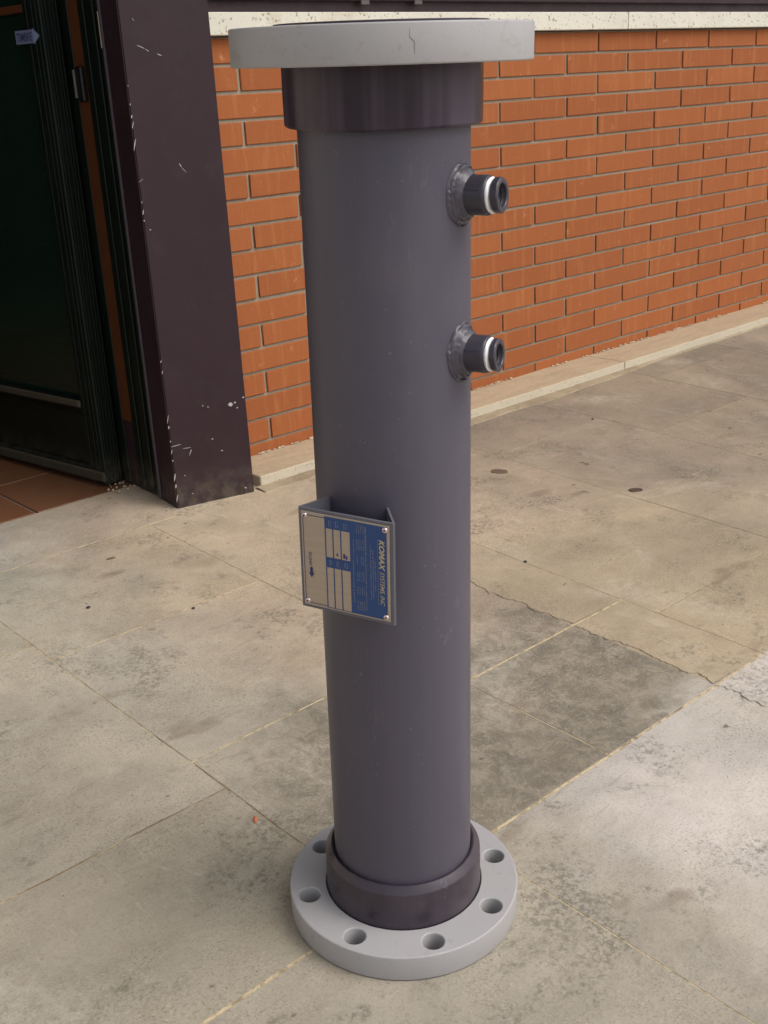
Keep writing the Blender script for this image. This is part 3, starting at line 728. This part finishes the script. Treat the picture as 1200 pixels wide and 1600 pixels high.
def vtext(s, u_top, u_bot, v0, v1, m, shear=0, off=0):     # text read with the head tilted right: baseline at u_bot, letters' tops at u_top
    O = U(u_bot, v0, z3_); ux = U(u_bot, v1, z3_)-O; uy = U(u_top, v0, z3_)-O
    return text_on('lettering', s, O, ux, uy, m, brk, shear, off)
vtext('KOMAX', .950, .888, .150, .470, M['print'], .3, .035)
vtext('SYSTEMS, INC', .944, .888, .480, .835, M['print'], .3, .008)
quad('underline', .872, .150, .876, .84, z3_, M['print_dim']); quad('overline', .958, .142, .961, .18, z3_, M['print_dim'])
vtext('FLOW', .112, .075, .425, .565, M['navy'], 0, 0)
ar = [(.070, .640), (.135, .640), (.1025, .690)]
V = [U(*p, z3_) for p in ar]; mesh('flow_arrow', V, [(0, 1, 2)], M['navy'], brk); quad('flow_arrow', .088, .580, .117, .6395, z3_, M['navy'])
# print too small to read: strokes only
rnd = random.Random(4); q = []
def fine_line(uc, v0, v1, h=.011):
    v = v0
    while v < v1:
        l = rnd.uniform(.004, .010); hh_ = h*rnd.uniform(.55, 1); q.append((uc-hh_/2, v, uc+hh_/2, min(v+l, v1))); v += l+(rnd.uniform(.002, .004) if rnd.random() < .85 else .012)
fine_line(.842, .36, .70); fine_line(.818, .27, .78, .014); fine_line(.792, .22, .80, .012)
fine_line(.738, .05, .34, .018); fine_line(.738, .36, .95, .012)
for v0, v1 in ((.04, .13), (.19, .30), (.36, .45), (.53, .63), (.69, .77), (.84, .94)):
    for uc in (.712, .688, .664, .640): 
        if rnd.random() < .85: fine_line(uc, v0, v1, .010)
fine_line(.602, .20, .36, .010); fine_line(.596, .38, .86, .011)
for v0 in (.04, .455):
    for uc in (.325, .345, .405, .425, .50, .525): fine_line(uc, v0+.01, v0+.07, .012)
tag(joined('fine_print', q, z2_, M['print_dim']), kind='stuff')
tag(joined('stamped_marks', [(.405, .385, .425, .405), (.410, .372, .419, .384), (.482, .37, .505, .42), (.511, .385, .529, .425)], z3_, M['navy']), kind='stuff')
tag(joined('stamped_marks', [(.315, .19, .335, .202), (.326, .203, .334, .215), (.40, .585, .43, .592), (.41, .60, .428, .607)]+[(.412, .62+.02*i, .424, .63+.02*i) for i in range(6)], z3_, M['print']), kind='stuff')
for u, v in ((.045, .040), (.955, .045), (.955, .955), (.045, .955)):
    bm = bmesh.new(); mt = BM @ Matrix.Translation((PX0+u*PW, PH/2-v*PH+.0002, PT))
    lathe_bm(bm, [(.0030, 0), (.0029, .0010), (.0020, .0017), (.0012, .0018), (.0010, .0008), (.0001, .0008)], 20, mt)
    o = from_bm('screw', bm, M['screw'], brk); shade_auto(o, 50)
    bm = bmesh.new(); lathe_bm(bm, [(.0001, .0010), (.0010, .0010)], 10, mt); from_bm('screw_socket', bm, M['bore'], brk)

# ------------------------------------------------------------------ small things on the ground
def spot(name, label, cat, px, py, wpx, hpx, m, th=.0012, seed=0):
    k = 16; rr = random.Random(seed); ring = []
    for i in range(k):
        a = 2*math.pi*i/k; s = 1+.16*math.sin(2*a+seed)+rr.uniform(-.08, .08)
        ring.append(on_ground(px+wpx/2*math.cos(a)*s, py+hpx/2*math.sin(a)*s))
    c = sum(ring, Vector())/k
    V = [p+Vector((0, 0, -.003)) for p in ring]+[p.lerp(c, .12)+Vector((0, 0, th+.0006)) for p in ring]+[c+Vector((0, 0, th+.0009))]
    Fc = [(i, (i+1) % k, k+(i+1) % k, k+i) for i in range(k)]+[(k+i, k+(i+1) % k, 2*k) for i in range(k)]
    return tag(mesh(name, V, Fc, m), label, cat)
M['gum'] = simple('trodden_gum', (.075, .050, .042), .6, var=.2)
M['gum2'] = simple('brown_stain', (.135, .095, .068), .7, var=.2)
M['grit'] = simple('grit', (.27, .21, .14), .9, var=.6, nsc=40)
M['twig'] = simple('dry_twig', (.14, .085, .03), .8)
M['pebble'] = simple('dark_pebble', (.035, .03, .028), .7)
M['orange_chip'] = simple('orange_chip', (.55, .17, .08), .7)
spot('gum_spot', 'oval brown gum spot on the pavement just right of the pipe', 'gum', 780, 737, 27, 8, M['gum2'], .0012, 1)
spot('gum_spot', 'dark lens shaped gum spot farther out on the pavement', 'gum', 993, 766, 21, 7, M['gum'], .0012, 2)
def pebble(name, label, cat, px, py, s, m, stretch=(1, 1, .6), rz=0, seed=0):
    bm = bmesh.new(); bmesh.ops.create_icosphere(bm, subdivisions=2, radius=s)
    for v in bm.verts:
        k = 1+.3*noise.noise(v.co/s*1.3+Vector((seed, 0, 0))); v.co = Matrix.Rotation(rz, 3, 'Z') @ Vector((v.co.x*stretch[0]*k, v.co.y*stretch[1]*k, v.co.z*stretch[2]*k))
    o = from_bm(name, bm, m, smooth=True); o.location = on_ground(px, py)+Vector((0, 0, s*stretch[2]*.5)); return tag(o, label, cat)
pebble('twig', 'short brown twig on the pavement below the open door', 'twig', 174, 873, .0030, M['twig'], (3.6, 1, .8), -.1)
pebble('pebble', 'dark pebble on the pavement left of the nameplate', 'pebble', 138, 950, .0042, M['pebble'], seed=1)
pebble('pebble', 'tiny dark pebble on the joint under the far corner of the ledge', 'pebble', 926, 655, .0038, M['pebble'], seed=2)
pebble('pebble', 'tiny dark pebble lying on a joint line right of the nameplate', 'pebble', 821, 878, .0036, M['pebble'], seed=3)
pebble('pebble', 'small dark pebble on the joint nearest left of the nameplate', 'pebble', 302, 951, .0036, M['pebble'], seed=4)
pebble('orange_fragment', 'small orange fragment lying on the joint left of the base flange', 'fragment', 399, 1281, .0032, M['orange_chip'], (2.6, 1, .4), .9, 5)

# loose grit blown over the paving, thicker along joints and round the flange
gb = bmesh.new(); rnd = random.Random(21)
def grain(x, y, s):
    c = Vector((x, y, gz(y)+s*.25)); vs = []
    for d in ((1, 0, 0), (0, 1, 0), (-1, 0, 0), (0, -1, 0), (0, 0, .8)): vs.append(gb.verts.new(c+Vector(d)*s*rnd.uniform(.6, 1.2)))
    for k in range(4): gb.faces.new((vs[k], vs[(k+1) % 4], vs[4]))
for i in range(900): grain(rnd.uniform(-.1, 3.4), rnd.uniform(-1.95, -.16), rnd.uniform(.0005, .0014))
for i in range(160):
    a = rnd.uniform(0, 2*math.pi); rr = RF+.001+abs(rnd.gauss(0, .012)); grain(PX+rr*math.cos(a), PY+rr*math.sin(a), rnd.uniform(.0005, .0013))
for yj in (-1.436, -1.14, -.575, -1.011, -.156):
    for i in range(60): grain(rnd.uniform(.2, 1.55), yj+rnd.gauss(0, .004), rnd.uniform(.0005, .0013))
for i in range(150): grain(rnd.uniform(1.45, 3.4), -DL-.004-abs(rnd.gauss(0, .025)), rnd.uniform(.0006, .0019))
tag(from_bm('grit', gb, M['grit']), 'loose sandy grit scattered over the pavement', 'grit', kind='stuff')
